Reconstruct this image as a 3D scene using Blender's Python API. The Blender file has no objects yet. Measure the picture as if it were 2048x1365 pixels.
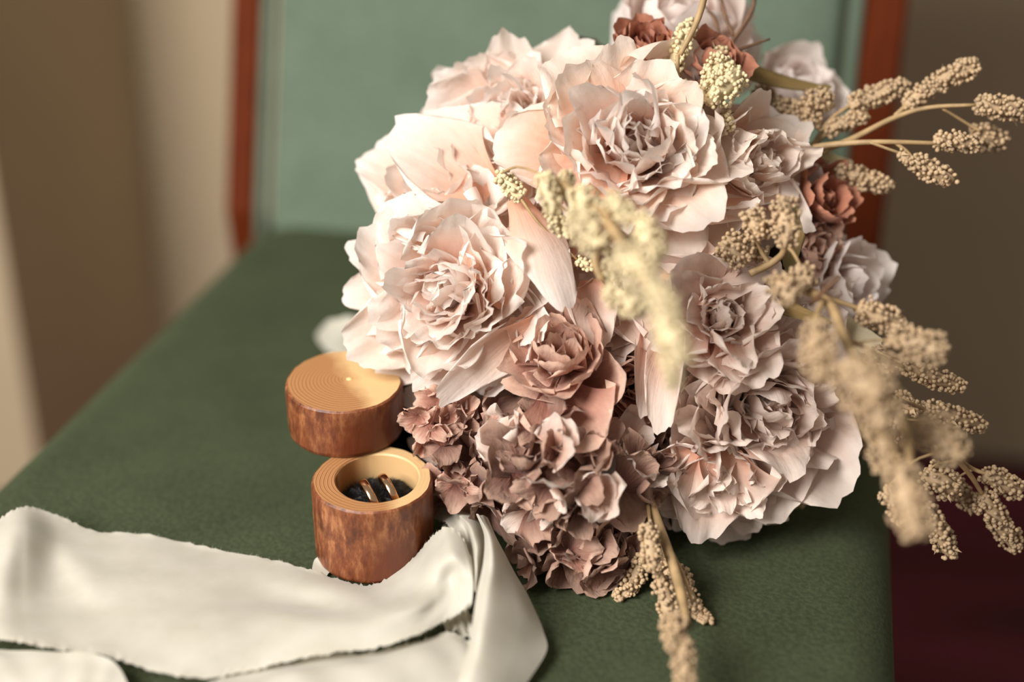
import bpy, math, random
import numpy as np
from mathutils import Vector, Matrix

# ------------------------------------------------------------------ camera
SZ = 0.46                      # seat height
CAMZ = SZ + 0.39
FPX = 2048 * 50 / 36
PITCH, ROLL = math.radians(26), math.radians(0.5)
scene = bpy.context.scene
_r = np.array([1, 0, 0.]); FWD = np.array([0, math.cos(PITCH), -math.sin(PITCH)])
_u = np.cross(_r, FWD)
RGT = _r * math.cos(ROLL) + _u * math.sin(ROLL)
UPV = -_r * math.sin(ROLL) + _u * math.cos(ROLL)
CAM = np.array([0, 0, CAMZ])
cd = bpy.data.cameras.new('camera'); cam = bpy.data.objects.new('camera', cd)
scene.collection.objects.link(cam)
cd.lens = 50; cd.sensor_width = 36; cd.clip_start = 0.05
cam.matrix_world = Matrix(((RGT[0], UPV[0], -FWD[0], CAM[0]), (RGT[1], UPV[1], -FWD[1], CAM[1]),
                           (RGT[2], UPV[2], -FWD[2], CAM[2]), (0, 0, 0, 1)))
cd.dof.use_dof = True; cd.dof.focus_distance = 0.655; cd.dof.aperture_fstop = 2.1
scene.camera = cam

# ------------------------------------------------------------------ light
world = bpy.data.worlds.new('room_fill'); scene.world = world; world.use_nodes = True
bg = world.node_tree.nodes['Background']
bg.inputs[0].default_value = (0.80, 0.74, 0.66, 1); bg.inputs[1].default_value = 0.34
def area(name, loc, target, size, power, col):
    l = bpy.data.lights.new(name, 'AREA'); l.shape = 'RECTANGLE'; l.size = size[0]; l.size_y = size[1]
    l.energy = power; l.color = col
    o = bpy.data.objects.new(name, l); scene.collection.objects.link(o)
    o.location = loc; o.rotation_euler = (Vector(target) - Vector(loc)).to_track_quat('-Z', 'Y').to_euler()
    return o
area('window_light', (-0.98, -0.32, 1.55), (0.0, 0.65, 0.5), (0.7, 0.9), 54, (1.0, 0.95, 0.89))
scene.view_settings.view_transform = 'Standard'; scene.view_settings.look = 'None'
scene.view_settings.gamma = 1; scene.view_settings.use_curve_mapping = False
scene.view_settings.exposure = 0.0

# ------------------------------------------------------------------ helpers
C = scene.collection
def P(px, py, d):              # a photo pixel at depth d along the optical axis -> world
    return CAM + d * (FWD + RGT * ((px - 1024) / FPX) + UPV * ((682.5 - py) / FPX))
def G(px, py, z=0.0):          # a photo pixel on the plane z above the seat -> world
    v = FWD + RGT * ((px - 1024) / FPX) + UPV * ((682.5 - py) / FPX)
    return CAM + v * ((SZ + z - CAMZ) / v[2])
def seat_depth(px, py, z=0.0):
    return float(np.dot(G(px, py, z) - CAM, FWD))
YAW = math.radians(12)
AD = np.array([math.sin(YAW), math.cos(YAW), 0]); AW = np.array([math.cos(YAW), -math.sin(YAW), 0])
def CH(w, d, z): return AW * w + AD * d + np.array([0, 0, z])
def nrm(v): v = np.asarray(v, float); return v / (np.linalg.norm(v) + 1e-12)

def mesh_obj(name, V, Fc, mats, parent=None, smooth=True, uv=None, fmat=None):
    me = bpy.data.meshes.new(name)
    me.from_pydata([tuple(map(float, v)) for v in V], [], [tuple(int(i) for i in f) for f in Fc])
    for m in (mats if isinstance(mats, (list, tuple)) else [mats]): me.materials.append(m)
    if smooth: me.polygons.foreach_set('use_smooth', [True] * len(me.polygons))
    if fmat is not None: me.polygons.foreach_set('material_index', [int(i) for i in fmat])
    if uv is not None:
        l = me.uv_layers.new(name='UVMap')
        idx = np.empty(len(me.loops), dtype=np.int64); me.loops.foreach_get('vertex_index', idx)
        l.data.foreach_set('uv', np.asarray(uv, dtype=np.float32)[idx].ravel())
    me.update()
    o = bpy.data.objects.new(name, me); C.objects.link(o)
    if parent is not None:
        o.parent = parent; o.matrix_parent_inverse = Matrix.Translation(-parent.location) if parent.parent is None else Matrix.Identity(4)
    return o
def empty(name, loc):
    o = bpy.data.objects.new(name, None); C.objects.link(o); o.location = tuple(map(float, loc)); o.empty_display_size = .02
    return o
def tag(o, label=None, cat=None, group=None, kind=None):
    if label: o['label'] = label
    if cat: o['category'] = cat
    if group: o['group'] = group
    if kind: o['kind'] = kind
    return o
def grid_faces(nu, nv, off=0, closed=False):
    F = []
    for i in range(nu - 1):
        for j in range(nv - (0 if closed else 1)):
            j2 = (j + 1) % nv
            F.append((off + i * nv + j, off + i * nv + j2, off + (i + 1) * nv + j2, off + (i + 1) * nv + j))
    return F
def catmull(pts, n):
    pts = np.asarray(pts, float); m = len(pts)
    if m == 2: return pts[0] + (pts[1] - pts[0]) * np.linspace(0, 1, n)[:, None]
    p = np.vstack([2 * pts[0] - pts[1], pts, 2 * pts[-1] - pts[-2]])
    out = []
    for t in np.linspace(0, m - 1 - 1e-9, n):
        i = int(t); s = t - i; a, b, c, d = p[i], p[i + 1], p[i + 2], p[i + 3]
        out.append(.5 * ((2 * b) + (-a + c) * s + (2 * a - 5 * b + 4 * c - d) * s * s + (-a + 3 * b - 3 * c + d) * s ** 3))
    return np.array(out)
def tube(pts, radii, n=14, sides=7):
    c = catmull(pts, n); r = np.interp(np.linspace(0, 1, n), np.linspace(0, 1, len(radii)), radii)
    V = []
    ref = np.array([.3, .2, .93])
    for i in range(n):
        t = nrm(c[min(i + 1, n - 1)] - c[max(i - 1, 0)])
        a = nrm(np.cross(t, ref)); b = np.cross(t, a)
        for k in range(sides):
            an = 2 * math.pi * k / sides
            V.append(c[i] + r[i] * (math.cos(an) * a + math.sin(an) * b))
    F = grid_faces(n, sides, 0, True)
    V.append(c[0]); V.append(c[-1]); k0 = len(V) - 2
    for k in range(sides):
        F.append((k0, (k + 1) % sides, k)); F.append((k0 + 1, (n - 1) * sides + k, (n - 1) * sides + (k + 1) % sides))
    return V, F
def join(parts):
    V = []; F = []
    for v, f in parts:
        o = len(V); V.extend(list(v)); F.extend([tuple(i + o for i in q) for q in f])
    return V, F

# ------------------------------------------------------------------ materials
def srgb(c):
    return tuple(((x / 255) / 12.92 if x / 255 <= .04045 else ((x / 255 + .055) / 1.055) ** 2.4) for x in c) + (1,)
class NT:
    def __init__(s, name):
        s.m = bpy.data.materials.new(name); s.m.use_nodes = True; s.t = s.m.node_tree
        s.b = s.t.nodes['Principled BSDF']; s.out = s.t.nodes['Material Output']
    def n(s, typ, **kw):
        x = s.t.nodes.new(typ)
        for k, v in kw.items():
            if k in ('inp',):
                for a, b in v.items(): x.inputs[a].default_value = b
            else: setattr(x, k, v)
        return x
    def l(s, a, b): s.t.links.new(a, b)
    def ramp(s, fac, stops):
        r = s.n('ShaderNodeValToRGB'); e = r.color_ramp.elements
        while len(e) > 1: e.remove(e[-1])
        e[0].position = stops[0][0]; e[0].color = stops[0][1]
        for p, c in stops[1:]:
            q = e.new(p); q.color = c
        s.l(fac, r.inputs[0]); return r.outputs[0]
    def mix(s, fac, a, b, mode='MIX'):
        m = s.n('ShaderNodeMix', data_type='RGBA', blend_type=mode)
        for sock, v in ((m.inputs[0], fac), (m.inputs[6], a), (m.inputs[7], b)):
            if hasattr(v, 'is_output') or hasattr(v, 'links'): s.l(v, sock)
            else: sock.default_value = v
        return m.outputs[2]
    def noise(s, scale, detail=3, vec=None, rough=.5):
        x = s.n('ShaderNodeTexNoise', inp={'Scale': scale, 'Detail': detail, 'Roughness': rough})
        if vec: s.l(vec, x.inputs['Vector'])
        return x
    def bump(s, h, strength, dist, normal=None):
        b = s.n('ShaderNodeBump', inp={'Strength': strength, 'Distance': dist}); s.l(h, b.inputs['Height'])
        if normal: s.l(normal, b.inputs['Normal'])
        return b.outputs[0]

def velvet(name, dark, light, sheen=.35):
    t = NT(name); tc = t.n('ShaderNodeTexCoord')
    n1 = t.noise(22, 4, tc.outputs['Object']); n2 = t.noise(420, 2, tc.outputs['Object'])
    col = t.ramp(n1.outputs[0], [(.3, srgb(dark)), (.7, srgb(light))])
    col2 = t.mix(.35, col, t.ramp(n2.outputs[0], [(.3, srgb([x * .75 for x in dark])), (.7, srgb([min(255, x * 1.2) for x in light]))]))
    t.l(col2, t.b.inputs['Base Color']); t.b.inputs['Roughness'].default_value = .9
    t.b.inputs['Specular IOR Level'].default_value = .15
    t.b.inputs['Sheen Weight'].default_value = sheen; t.b.inputs['Sheen Roughness'].default_value = .35
    t.b.inputs['Sheen Tint'].default_value = srgb((150, 170, 130))
    t.l(t.bump(n2.outputs[0], .5, .0012), t.b.inputs['Normal'])
    return t.m
def plaster(name, c):
    t = NT(name); tc = t.n('ShaderNodeTexCoord'); n1 = t.noise(3, 4, tc.outputs['Object']); n2 = t.noise(180, 3, tc.outputs['Object'])
    t.l(t.ramp(n1.outputs[0], [(.3, srgb([x * .95 for x in c])), (.7, srgb(c))]), t.b.inputs['Base Color'])
    t.b.inputs['Roughness'].default_value = .85; t.l(t.bump(n2.outputs[0], .2, .002), t.b.inputs['Normal'])
    return t.m
def polished_wood(name, a, b, axis_scale=(30, 30, 2)):
    t = NT(name); tc = t.n('ShaderNodeTexCoord'); mp = t.n('ShaderNodeMapping'); mp.inputs['Scale'].default_value = axis_scale
    t.l(tc.outputs['Object'], mp.inputs[0]); n1 = t.noise(4, 6, mp.outputs[0])
    t.l(t.ramp(n1.outputs[0], [(.3, srgb(a)), (.7, srgb(b))]), t.b.inputs['Base Color'])
    t.b.inputs['Roughness'].default_value = .7; t.b.inputs['Specular IOR Level'].default_value = .12
    return t.m
def petal_mat(name, base, mid, edge, trans=.3, crumple=.5, vary=.12, rough=.62, sat=1.0):
    t = NT(name); uvn = t.n('ShaderNodeUVMap'); mp = t.n('ShaderNodeMapping'); mp.inputs['Scale'].default_value = (7, 1.6, 1)
    oi = t.n('ShaderNodeObjectInfo'); t.l(uvn.outputs[0], mp.inputs[0])
    sc = t.n('ShaderNodeCombineXYZ'); mu = t.n('ShaderNodeMath', operation='MULTIPLY'); mu.inputs[1].default_value = 40
    t.l(oi.outputs['Random'], mu.inputs[0]); t.l(mu.outputs[0], sc.inputs[2]); t.l(sc.outputs[0], mp.inputs['Location'])
    sep = t.n('ShaderNodeSeparateXYZ'); t.l(uvn.outputs[0], sep.inputs[0])
    nz = t.noise(2.2, 4, mp.outputs[0]); geo = t.n('ShaderNodeNewGeometry'); iso = t.noise(95, 4, geo.outputs['Position'])
    ad = t.n('ShaderNodeMath', operation='MULTIPLY_ADD'); ad.inputs[1].default_value = .35
    t.l(nz.outputs[0], ad.inputs[0]); t.l(sep.outputs[1], ad.inputs[2])
    sb = t.n('ShaderNodeMath', operation='SUBTRACT'); sb.inputs[1].default_value = .17; t.l(ad.outputs[0], sb.inputs[0])
    col = t.ramp(sb.outputs[0], [(0.05, srgb(base)), (.5, srgb(mid)), (.93, srgb(edge))])
    patch = t.ramp(iso.outputs[0], [(.35, (1, 1, 1, 1)), (.75, (1 - vary, 1 - vary * 1.5, 1 - vary * 1.7, 1))])
    col = t.mix(1.0, col, patch, 'MULTIPLY')
    hs = t.n('ShaderNodeHueSaturation'); mr = t.n('ShaderNodeMapRange', inp={'To Min': 1 - vary, 'To Max': 1 + vary * .35})
    t.l(oi.outputs['Random'], mr.inputs[0]); t.l(mr.outputs[0], hs.inputs['Value']); hs.inputs['Saturation'].default_value = sat
    t.l(col, hs.inputs['Color']); col = hs.outputs[0]
    t.l(col, t.b.inputs['Base Color']); t.b.inputs['Roughness'].default_value = rough
    t.b.inputs['Specular IOR Level'].default_value = .3; t.b.inputs['Sheen Weight'].default_value = .15
    b1 = t.bump(nz.outputs[0], crumple * .55, .0016); b2 = t.bump(iso.outputs[0], crumple * .9, .0018, b1)
    t.l(b2, t.b.inputs['Normal'])
    tr = t.n('ShaderNodeBsdfTranslucent'); t.l(col, tr.inputs[0]); t.l(b2, tr.inputs['Normal'])
    mx = t.n('ShaderNodeMixShader'); mx.inputs[0].default_value = trans
    t.l(t.b.outputs[0], mx.inputs[1]); t.l(tr.outputs[0], mx.inputs[2]); t.l(mx.outputs[0], t.out.inputs[0])
    return t.m

M_seat = velvet('green_velvet', (56, 63, 45), (67, 75, 54), .25)
M_back = velvet('sage_velvet', (93, 108, 92), (105, 120, 104), .15)
M_wood = polished_wood('cherry_wood', (84, 31, 5), (98, 39, 8))
M_wall = plaster('beige_plaster', (190, 172, 142))
M_blush = petal_mat('blush_petal', (246, 190, 160), (248, 224, 208), (253, 246, 240), .42, .5, .05)
M_blush_warm = petal_mat('warm_blush_petal', (246, 182, 148), (248, 216, 194), (253, 242, 232), .42, .55, .05)
M_heart = petal_mat('heart_petal', (251, 204, 180), (252, 228, 214), (255, 249, 244), .52, .5, .04)
M_pale = petal_mat('pale_rose_petal', (236, 208, 190), (246, 230, 222), (252, 244, 240), .38, .3, .05)
M_lilac = petal_mat('greyed_pink_petal', (218, 162, 136), (230, 202, 186), (246, 232, 222), .36, .55, .07)
M_dusty = petal_mat('dusty_rose_petal', (160, 104, 88), (200, 150, 132), (236, 202, 182), .28, .8, .12, .7)
M_mauve = petal_mat('dried_mauve_petal', (118, 74, 64), (168, 131, 116), (202, 170, 152), .28, .9, .2, .75)
M_rust = petal_mat('rust_petal', (124, 64, 48), (176, 108, 84), (206, 146, 120), .2, .8, .2, .7)
M_beige = petal_mat('ivory_petal', (196, 180, 140), (214, 200, 160), (224, 212, 180), .3, .4, .08)
M_olive = petal_mat('olive_leaf', (96, 84, 48), (146, 122, 74), (120, 104, 60), .15, .5, .15)
M_green = petal_mat('green_leaf', (50, 54, 36), (66, 70, 48), (80, 84, 60), .1, .4, .15)
def simple(name, c, rough=.7, scale=200, amt=.15, bump=.3, dist=.001, metal=0):
    t = NT(name); tc = t.n('ShaderNodeTexCoord'); n1 = t.noise(scale, 3, tc.outputs['Object'])
    t.l(t.ramp(n1.outputs[0], [(.3, srgb([x * (1 - amt) for x in c])), (.7, srgb(c))]), t.b.inputs['Base Color'])
    t.b.inputs['Roughness'].default_value = rough; t.b.inputs['Metallic'].default_value = metal
    if bump: t.l(t.bump(n1.outputs[0], bump, dist), t.b.inputs['Normal'])
    return t.m
M_seed = simple('tan_seed', (202, 174, 138), .65, 90, .16, .2, .0004)
M_seedpale = simple('straw_seed', (232, 215, 174), .65, 90, .14, .2, .0004)
M_stem = simple('straw_stem', (186, 156, 112), .6, 120, .2)
M_brownstem = simple('brown_stem', (120, 86, 60), .6, 120, .3)
M_filler = simple('dark_filler', (60, 44, 32), .9, 150, .4, .8, .003)
M_greenstem = simple('green_stem', (74, 84, 46), .6, 90, .3)

# ------------------------------------------------------------------ setting
def box_pts(w0, w1, d0, d1, z0, z1, mat, name, parent=None):
    V = [CH(w, d, z) for z in (z0, z1) for d in (d0, d1) for w in (w0, w1)]
    F = [(0, 1, 3, 2), (4, 6, 7, 5), (0, 4, 5, 1), (2, 3, 7, 6), (0, 2, 6, 4), (1, 5, 7, 3)]
    return mesh_obj(name, V, F, mat, parent, smooth=False)
WB = 1.53                                             # the far wall, parallel to the chair back
cw = float(np.dot(P(264, 0, 1), AW) ); 
_v = P(264, 0, 1) - CAM; _s = WB / np.dot(_v, AD); WC = float(np.dot(_v * _s, AW))   # corner of the recess
tag(box_pts(WC - .02, 2.4, WB, WB + .1, 0, 2.6, M_wall, 'wall_back'), kind='structure')
_v = P(0, 450, 1) - CAM; _s = (WC) / np.dot(_v, AW); DN = float(np.dot(_v * _s, AD))
tag(box_pts(-2.6, WC, DN, WB + .1, 0, 2.6, M_wall, 'wall_left'), kind='structure')

t = NT('burgundy_carpet'); tc = t.n('ShaderNodeTexCoord'); mp = t.n('ShaderNodeMapping'); mp.inputs['Rotation'].default_value = (0, 0, YAW)
t.l(tc.outputs['Object'], mp.inputs[0]); mp.inputs['Scale'].default_value = (.25, 1, 1)
n1 = t.noise(9, 2, mp.outputs[0]); n2 = t.noise(700, 2, tc.outputs['Object'])
c = t.ramp(n1.outputs[0], [(.40, srgb((44, 12, 16))), (.5, srgb((84, 22, 30))), (.62, srgb((112, 34, 56)))])
t.l(t.mix(.3, c, t.ramp(n2.outputs[0], [(.3, srgb((30, 8, 12))), (.7, srgb((110, 40, 50)))])), t.b.inputs['Base Color'])
t.b.inputs['Roughness'].default_value = .95; t.l(t.bump(n2.outputs[0], .6, .003), t.b.inputs['Normal'])
tag(box_pts(-2.6, 2.4, -1.0, WB + .1, -.05, 0, t.m, 'floor'), kind='structure')

# ------------------------------------------------------------------ chair
chair = empty('upholstered_chair', CH(-.16, .68, 0))
tag(chair, 'green velvet chair with sage backrest in cherry wood frame, under the bouquet', 'chair')
def rounded_slab(w0, w1, d0, d1, z0, z1, r, rc, crown=0, taper=0, n=20, nt=8):
    """plan with rounded corners rc, edge roll r"""
    def outline(ins):
        pts = []
        R = max(rc - ins, .004)
        for (cx, cy, a0) in ((w1 - rc, d1 - rc, 0), (w0 + rc, d1 - rc, 90), (w0 + rc, d0 + rc, 180), (w1 - rc, d0 + rc, 270)):
            for k in range(n):
                a = math.radians(a0 + 90 * k / (n - 1)); pts.append((cx + R * math.cos(a), cy + R * math.sin(a)))
        return pts
    rings = []
    for k in range(nt + 1):
        a = math.pi / 2 * k / nt; rings.append((r - r * math.sin(a), z1 - r + r * math.cos(a)))
    top_in = [(r + s, z1 + crown * (1 - math.exp(-s / .05))) for s in (.16, .12, .09, .06, .04, .02, .008)]
    prof = top_in + rings + [(0, z0 + .01), (.008, z0)]
    V = []; N = 4 * n
    for ins, z in prof:
        if ins <= rc - .004: pts = outline(ins)
        else:
            q = outline(rc - .004); e = ins - (rc - .004)
            cx, cy = (w0 + w1) / 2, (d0 + d1) / 2
            pts = []
            for x, y in q:
                hx, hy = (w1 - w0) / 2 - rc + .004, (d1 - d0) / 2 - rc + .004
                pts.append((cx + (x - cx) * max(0, hx - e) / hx, cy + (y - cy) * max(0, hy - e) / hy))
        for x, y in pts: V.append(CH(x - taper * (y - d0) * (1 if x > (w0 + w1) / 2 else -1), y, z))
    F = grid_faces(len(prof), N, 0, True)
    F.append(tuple(range(N))); F.append(tuple(range((len(prof) - 1) * N, len(prof) * N))[::-1])
    return V, F
V, F = rounded_slab(-.402, .064, .40, .962, SZ - .085, SZ - .001, .028, .042, .0)
mesh_obj('seat', V, F, M_seat, chair)
V, F = rounded_slab(-.375, .052, .41, .950, SZ - .125, SZ - .083, .006, .04)
mesh_obj('seat_rail', V, F, M_wood, chair)
LEAN = math.tan(math.radians(16))
def post(w0, w1, d0, d1, z0, z1, name='post'):
    V = []
    for z in np.linspace(z0, z1, 12):
        off = (z - SZ) * LEAN if z > SZ else (SZ - z) * .12
        b = .003
        for (w, d) in ((w0 + b, d0), (w1 - b, d0), (w1, d0 + b), (w1, d1 - b), (w1 - b, d1), (w0 + b, d1), (w0, d1 - b), (w0, d0 + b)):
            V.append(CH(w, d + off, z))
    F = grid_faces(12, 8, 0, True); F += [tuple(range(8))[::-1], tuple(range(88, 96))]
    return mesh_obj(name, V, F, M_wood, chair, smooth=False)
BD = .952
def wat(px, py, d):            # width coordinate where a pixel's ray meets the leaning back plane
    v = P(px, py, 1) - CAM
    lo = 0.5; hi = 3.0
    for _ in range(50):
        m = (lo + hi) / 2; q = CAM + v * m
        if np.dot(q, AD) < d + max(0, q[2] - SZ) * LEAN: lo = m
        else: hi = m
    return float(np.dot(q, AW))
wl0, wl1 = wat(455, 240, BD), wat(516, 240, BD); wr0, wr1 = wat(1716, 140, BD), wat(1802, 140, BD)
post(wl0, wl1, BD, BD + .03, 0, SZ + .385); post(wr0, wr1, BD, BD + .03, 0, SZ + .385)
# backrest pad: leaning upholstered panel
def back_pad():
    a, b = wl1 + .0112, wr0 - .0112; z0, z1 = SZ - .03, SZ + .355; r = .012
    ws = [a, a + r * .15, a + r * .5, a + r] + list(np.linspace(a + r, b - r, 24)[1:-1]) + [b - r, b - r * .5, b - r * .15, b]
    V = []; zs = np.linspace(z0, z1, 22)
    for z in zs:
        off = (z - SZ) * LEAN
        for w in ws:
            e = min(w - a, b - w, z1 - z); q = 1 if e >= r else math.sqrt(max(0, 1 - (1 - e / r) ** 2))
            x = (w - (a + b) / 2) / ((b - a) / 2); dome = .006 * (1 - x * x)
            V.append(CH(w, BD + .010 - q * .016 - dome + off, z))
    n = len(ws); F = grid_faces(22, n)
    k = len(V)
    for z in zs:
        for w in ws: V.append(CH(w, BD + .028 + (z - SZ) * LEAN, z))
    F += [f[::-1] for f in grid_faces(22, n, k)]
    for i in range(21):
        F.append((i * n, (i + 1) * n, k + (i + 1) * n, k + i * n)); F.append((i * n + n - 1, k + i * n + n - 1, k + (i + 1) * n + n - 1, (i + 1) * n + n - 1))
    for j in range(n - 1):
        F.append((21 * n + j, 21 * n + j + 1, k + 21 * n + j + 1, k + 21 * n + j)); F.append((j, k + j, k + j + 1, j + 1))
    return V, F
V, F = back_pad(); bp = mesh_obj('backrest', V, F, M_back, chair)
for wc in (wl1 + .0050, wr0 - .0050):
    pts = [CH(wc, BD + .002 + (z - SZ) * LEAN, z) for z in (SZ - .02, SZ + .12, SZ + .24, SZ + .355)]
    V, F = tube(pts, [.0050] * 4, 16, 10); mesh_obj('piping', V, F, M_back, bp)
tr_ = box_pts(wl1 - .002, wr0 + .002, BD + .004, BD + .026, SZ + .358, SZ + .392, M_wood, 'top_rail', chair)
for v in tr_.data.vertices:
    off = AD * ((v.co.z - SZ) * LEAN); v.co.x += off[0]; v.co.y += off[1]
for w in (-.355, .032):
    V = [];
    for z, s in ((0, .013), (SZ - .10, .019)):
        for a, b in ((-1, -1), (1, -1), (1, 1), (-1, 1)): V.append(CH(w + a * s, .435 + b * s, z))
    mesh_obj('leg', V, [(0, 1, 5, 4), (1, 2, 6, 5), (2, 3, 7, 6), (3, 0, 4, 7), (0, 3, 2, 1), (4, 5, 6, 7)], M_wood, chair, smooth=False)

# ------------------------------------------------------------------ ring box
BXC = G(752, 1106); BR = .0278; BH = .0415
t = NT('bark_wood'); tc = t.n('ShaderNodeTexCoord'); mp = t.n('ShaderNodeMapping'); mp.inputs['Scale'].default_value = (1, 1, .35)
t.l(tc.outputs['Object'], mp.inputs[0]); n1 = t.noise(210, 7, mp.outputs[0], .72); n2 = t.noise(26, 3, tc.outputs['Object']); n3 = t.noise(600, 3, mp.outputs[0])
c1 = t.ramp(n1.outputs[0], [(.38, srgb((92, 48, 28))), (.5, srgb((128, 72, 42))), (.62, srgb((168, 112, 72)))])
c2 = t.mix(t.ramp(n2.outputs[0], [(.45, (1, 1, 1, 1)), (.62, (0, 0, 0, 1))]), srgb((104, 50, 26)), c1)
dk = t.ramp(n2.outputs[0], [(.30, (.25, .2, .18, 1)), (.40, (1, 1, 1, 1))])
c3 = t.mix(1.0, c2, dk, 'MULTIPLY'); t.l(c3, t.b.inputs['Base Color']); t.b.inputs['Roughness'].default_value = .42
t.l(t.bump(n1.outputs[0], .4, .0008, t.bump(n3.outputs[0], .25, .0004)), t.b.inputs['Normal']); M_bark = t.m
def endgrain(name, cx, cy):
    t = NT(name); tc = t.n('ShaderNodeTexCoord'); mp = t.n('ShaderNodeMapping'); mp.inputs['Location'].default_value = (-cx, -cy, 0)
    t.l(tc.outputs['Object'], mp.inputs[0]); sep = t.n('ShaderNodeSeparateXYZ'); t.l(mp.outputs[0], sep.inputs[0])
    cb = t.n('ShaderNodeCombineXYZ'); t.l(sep.outputs[0], cb.inputs[0]); t.l(sep.outputs[1], cb.inputs[1])
    nd = t.noise(30, 2, cb.outputs[0]); ln = t.n('ShaderNodeVectorMath', operation='LENGTH'); t.l(cb.outputs[0], ln.inputs[0])
    ad = t.n('ShaderNodeMath', operation='MULTIPLY_ADD'); ad.inputs[1].default_value = .004; t.l(nd.outputs[0], ad.inputs[0]); t.l(ln.outputs['Value'], ad.inputs[2])
    ms = t.n('ShaderNodeMath', operation='MULTIPLY'); ms.inputs[1].default_value = 2 * math.pi / .0017; t.l(ad.outputs[0], ms.inputs[0])
    sn = t.n('ShaderNodeMath', operation='SINE'); t.l(ms.outputs[0], sn.inputs[0])
    mr = t.n('ShaderNodeMapRange', inp={'From Min': -1, 'From Max': 1}); t.l(sn.outputs[0], mr.inputs[0])
    ring = t.ramp(mr.outputs[0], [(.0, srgb((168, 118, 74))), (.6, srgb((190, 142, 96))), (1, srgb((132, 84, 48)))])
    # heartwood/sapwood: left-front part darker, right-back part pale
    at = t.n('ShaderNodeVectorMath', operation='DOT_PRODUCT'); t.l(cb.outputs[0], at.inputs[0]); at.inputs[1].default_value = (.9, .42, 0)
    n4 = t.noise(90, 3, cb.outputs[0]); a2 = t.n('ShaderNodeMath', operation='MULTIPLY_ADD'); a2.inputs[1].default_value = .012
    t.l(n4.outputs[0], a2.inputs[0]); t.l(at.outputs['Value'], a2.inputs[2])
    m2 = t.n('ShaderNodeMapRange', inp={'From Min': .002, 'From Max': .011}); t.l(a2.outputs[0], m2.inputs[0])
    col = t.mix(m2.outputs[0], ring, srgb((216, 180, 130))); t.l(col, t.b.inputs['Base Color']); t.b.inputs['Roughness'].default_value = .45
    t.l(t.bump(sn.outputs[0], .06, .0004), t.b.inputs['Normal']); return t.m
def log(cx, cy, z0, R, H, cav=None, seed=1, n=96):
    rr = random.Random(seed); ph = [rr.uniform(0, 6.28) for _ in range(5)]
    def out(a, z): return R * (1 + .012 * math.sin(2 * a + ph[0]) + .008 * math.sin(3 * a + ph[1]) + .004 * math.sin(9 * a + ph[2] + z * 60) + .003 * math.sin(23 * a + ph[3] + z * 110))
    V = []; rows = []
    prof = [(0, -.0016), (.0012, -.0004), (.003, 0)] + [(H * k / 9, 0) for k in range(1, 9)] + [(H - .0022, 0), (H - .0008, -.0003), (H, -.0012)]
    for z, dr in prof:
        for k in range(n):
            a = 2 * math.pi * k / n; r = out(a, z) + dr
            V.append((cx + r * math.cos(a), cy + r * math.sin(a), z0 + z))
    F = grid_faces(len(prof), n, 0, True); fm = [0] * len(F)
    top = (len(prof) - 1) * n
    if cav:
        ox, oy, ri, dep = cav
        o = len(V)
        for (r, z) in ((ri + .0007, H), (ri, H - .0007), (ri, H - dep * .5), (ri, H - dep)):
            for k in range(n):
                a = 2 * math.pi * k / n; V.append((cx + ox + r * math.cos(a), cy + oy + r * math.sin(a), z0 + z))
        for k in range(n):
            k2 = (k + 1) % n; F.append((top + k, top + k2, o + k2, o + k)); fm.append(1)
        f2 = grid_faces(4, n, o, True); F += f2; fm += [1] * len(f2)
        F.append(tuple(range(o + 3 * n, o + 4 * n))); fm.append(1)
    else:
        F.append(tuple(range(top, top + n))); fm.append(1)
    F.append(tuple(range(n))[::-1]); fm.append(1)
    return V, F, fm
rb = empty('ring_box', BXC + np.array([0, 0, .0018]))
tag(rb, 'round wooden ring box with bark sides, swivel lid open, left of the bouquet', 'ring box')
RIM = G(748, 948, BH)
V, F, fm = log(0, 0, 0, BR, BH, (.0022, .0006, .0192, .024), 3)
M_end1 = endgrain('box_end_grain', .0, .0)
def local(o, loc):             # geometry built round its own origin, placed at loc
    o.parent = None; o.location = (0, 0, 0)
    return o
def part_local(name, V, F, mats, parent, off, fm=None, smooth=True):
    o = mesh_obj(name, V, F, mats, None, smooth, None, fm); o.parent = parent; o.location = tuple(map(float, off)); return o
def sharp(o, deg=40):
    me = o.data; me.set_sharp_from_angle(angle=math.radians(deg))
body = part_local('body', V, F, [M_bark, M_end1], rb, (0, 0, 0), fm); sharp(body, 35)
LC = G(695, 864, BH + .0006); LR = .0280
V, F, fm = log(0, 0, 0, LR, .0268, None, 9)
lid = part_local('lid', V, F, [M_bark, endgrain('lid_end_grain', .0025, .0015)], rb, LC - BXC, fm); sharp(lid, 35)
# pale pith dot on the lid
V = []; N = 14
for r, z in ((.0015, .0), (.0012, .0004), (.0006, .0006)):
    for k in range(N): V.append((r * math.cos(6.2832 * k / N), .8 * r * math.sin(6.2832 * k / N), z))
F = grid_faces(3, N, 0, True) + [tuple(range(2 * N, 3 * N))]
M_pith = simple('pale_pith', (244, 214, 150), .5, 200, .05)
o = part_local('pith', V, F, M_pith, lid, (.0025, .0015, .0267))
# dowel that the lid swings on
pv = BXC + nrm(LC - BXC) * .0235; V, F = tube([pv + np.array([0, 0, BH - .008]), pv + np.array([0, 0, BH + .004])], [.0015, .0015], 3, 12)
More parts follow.
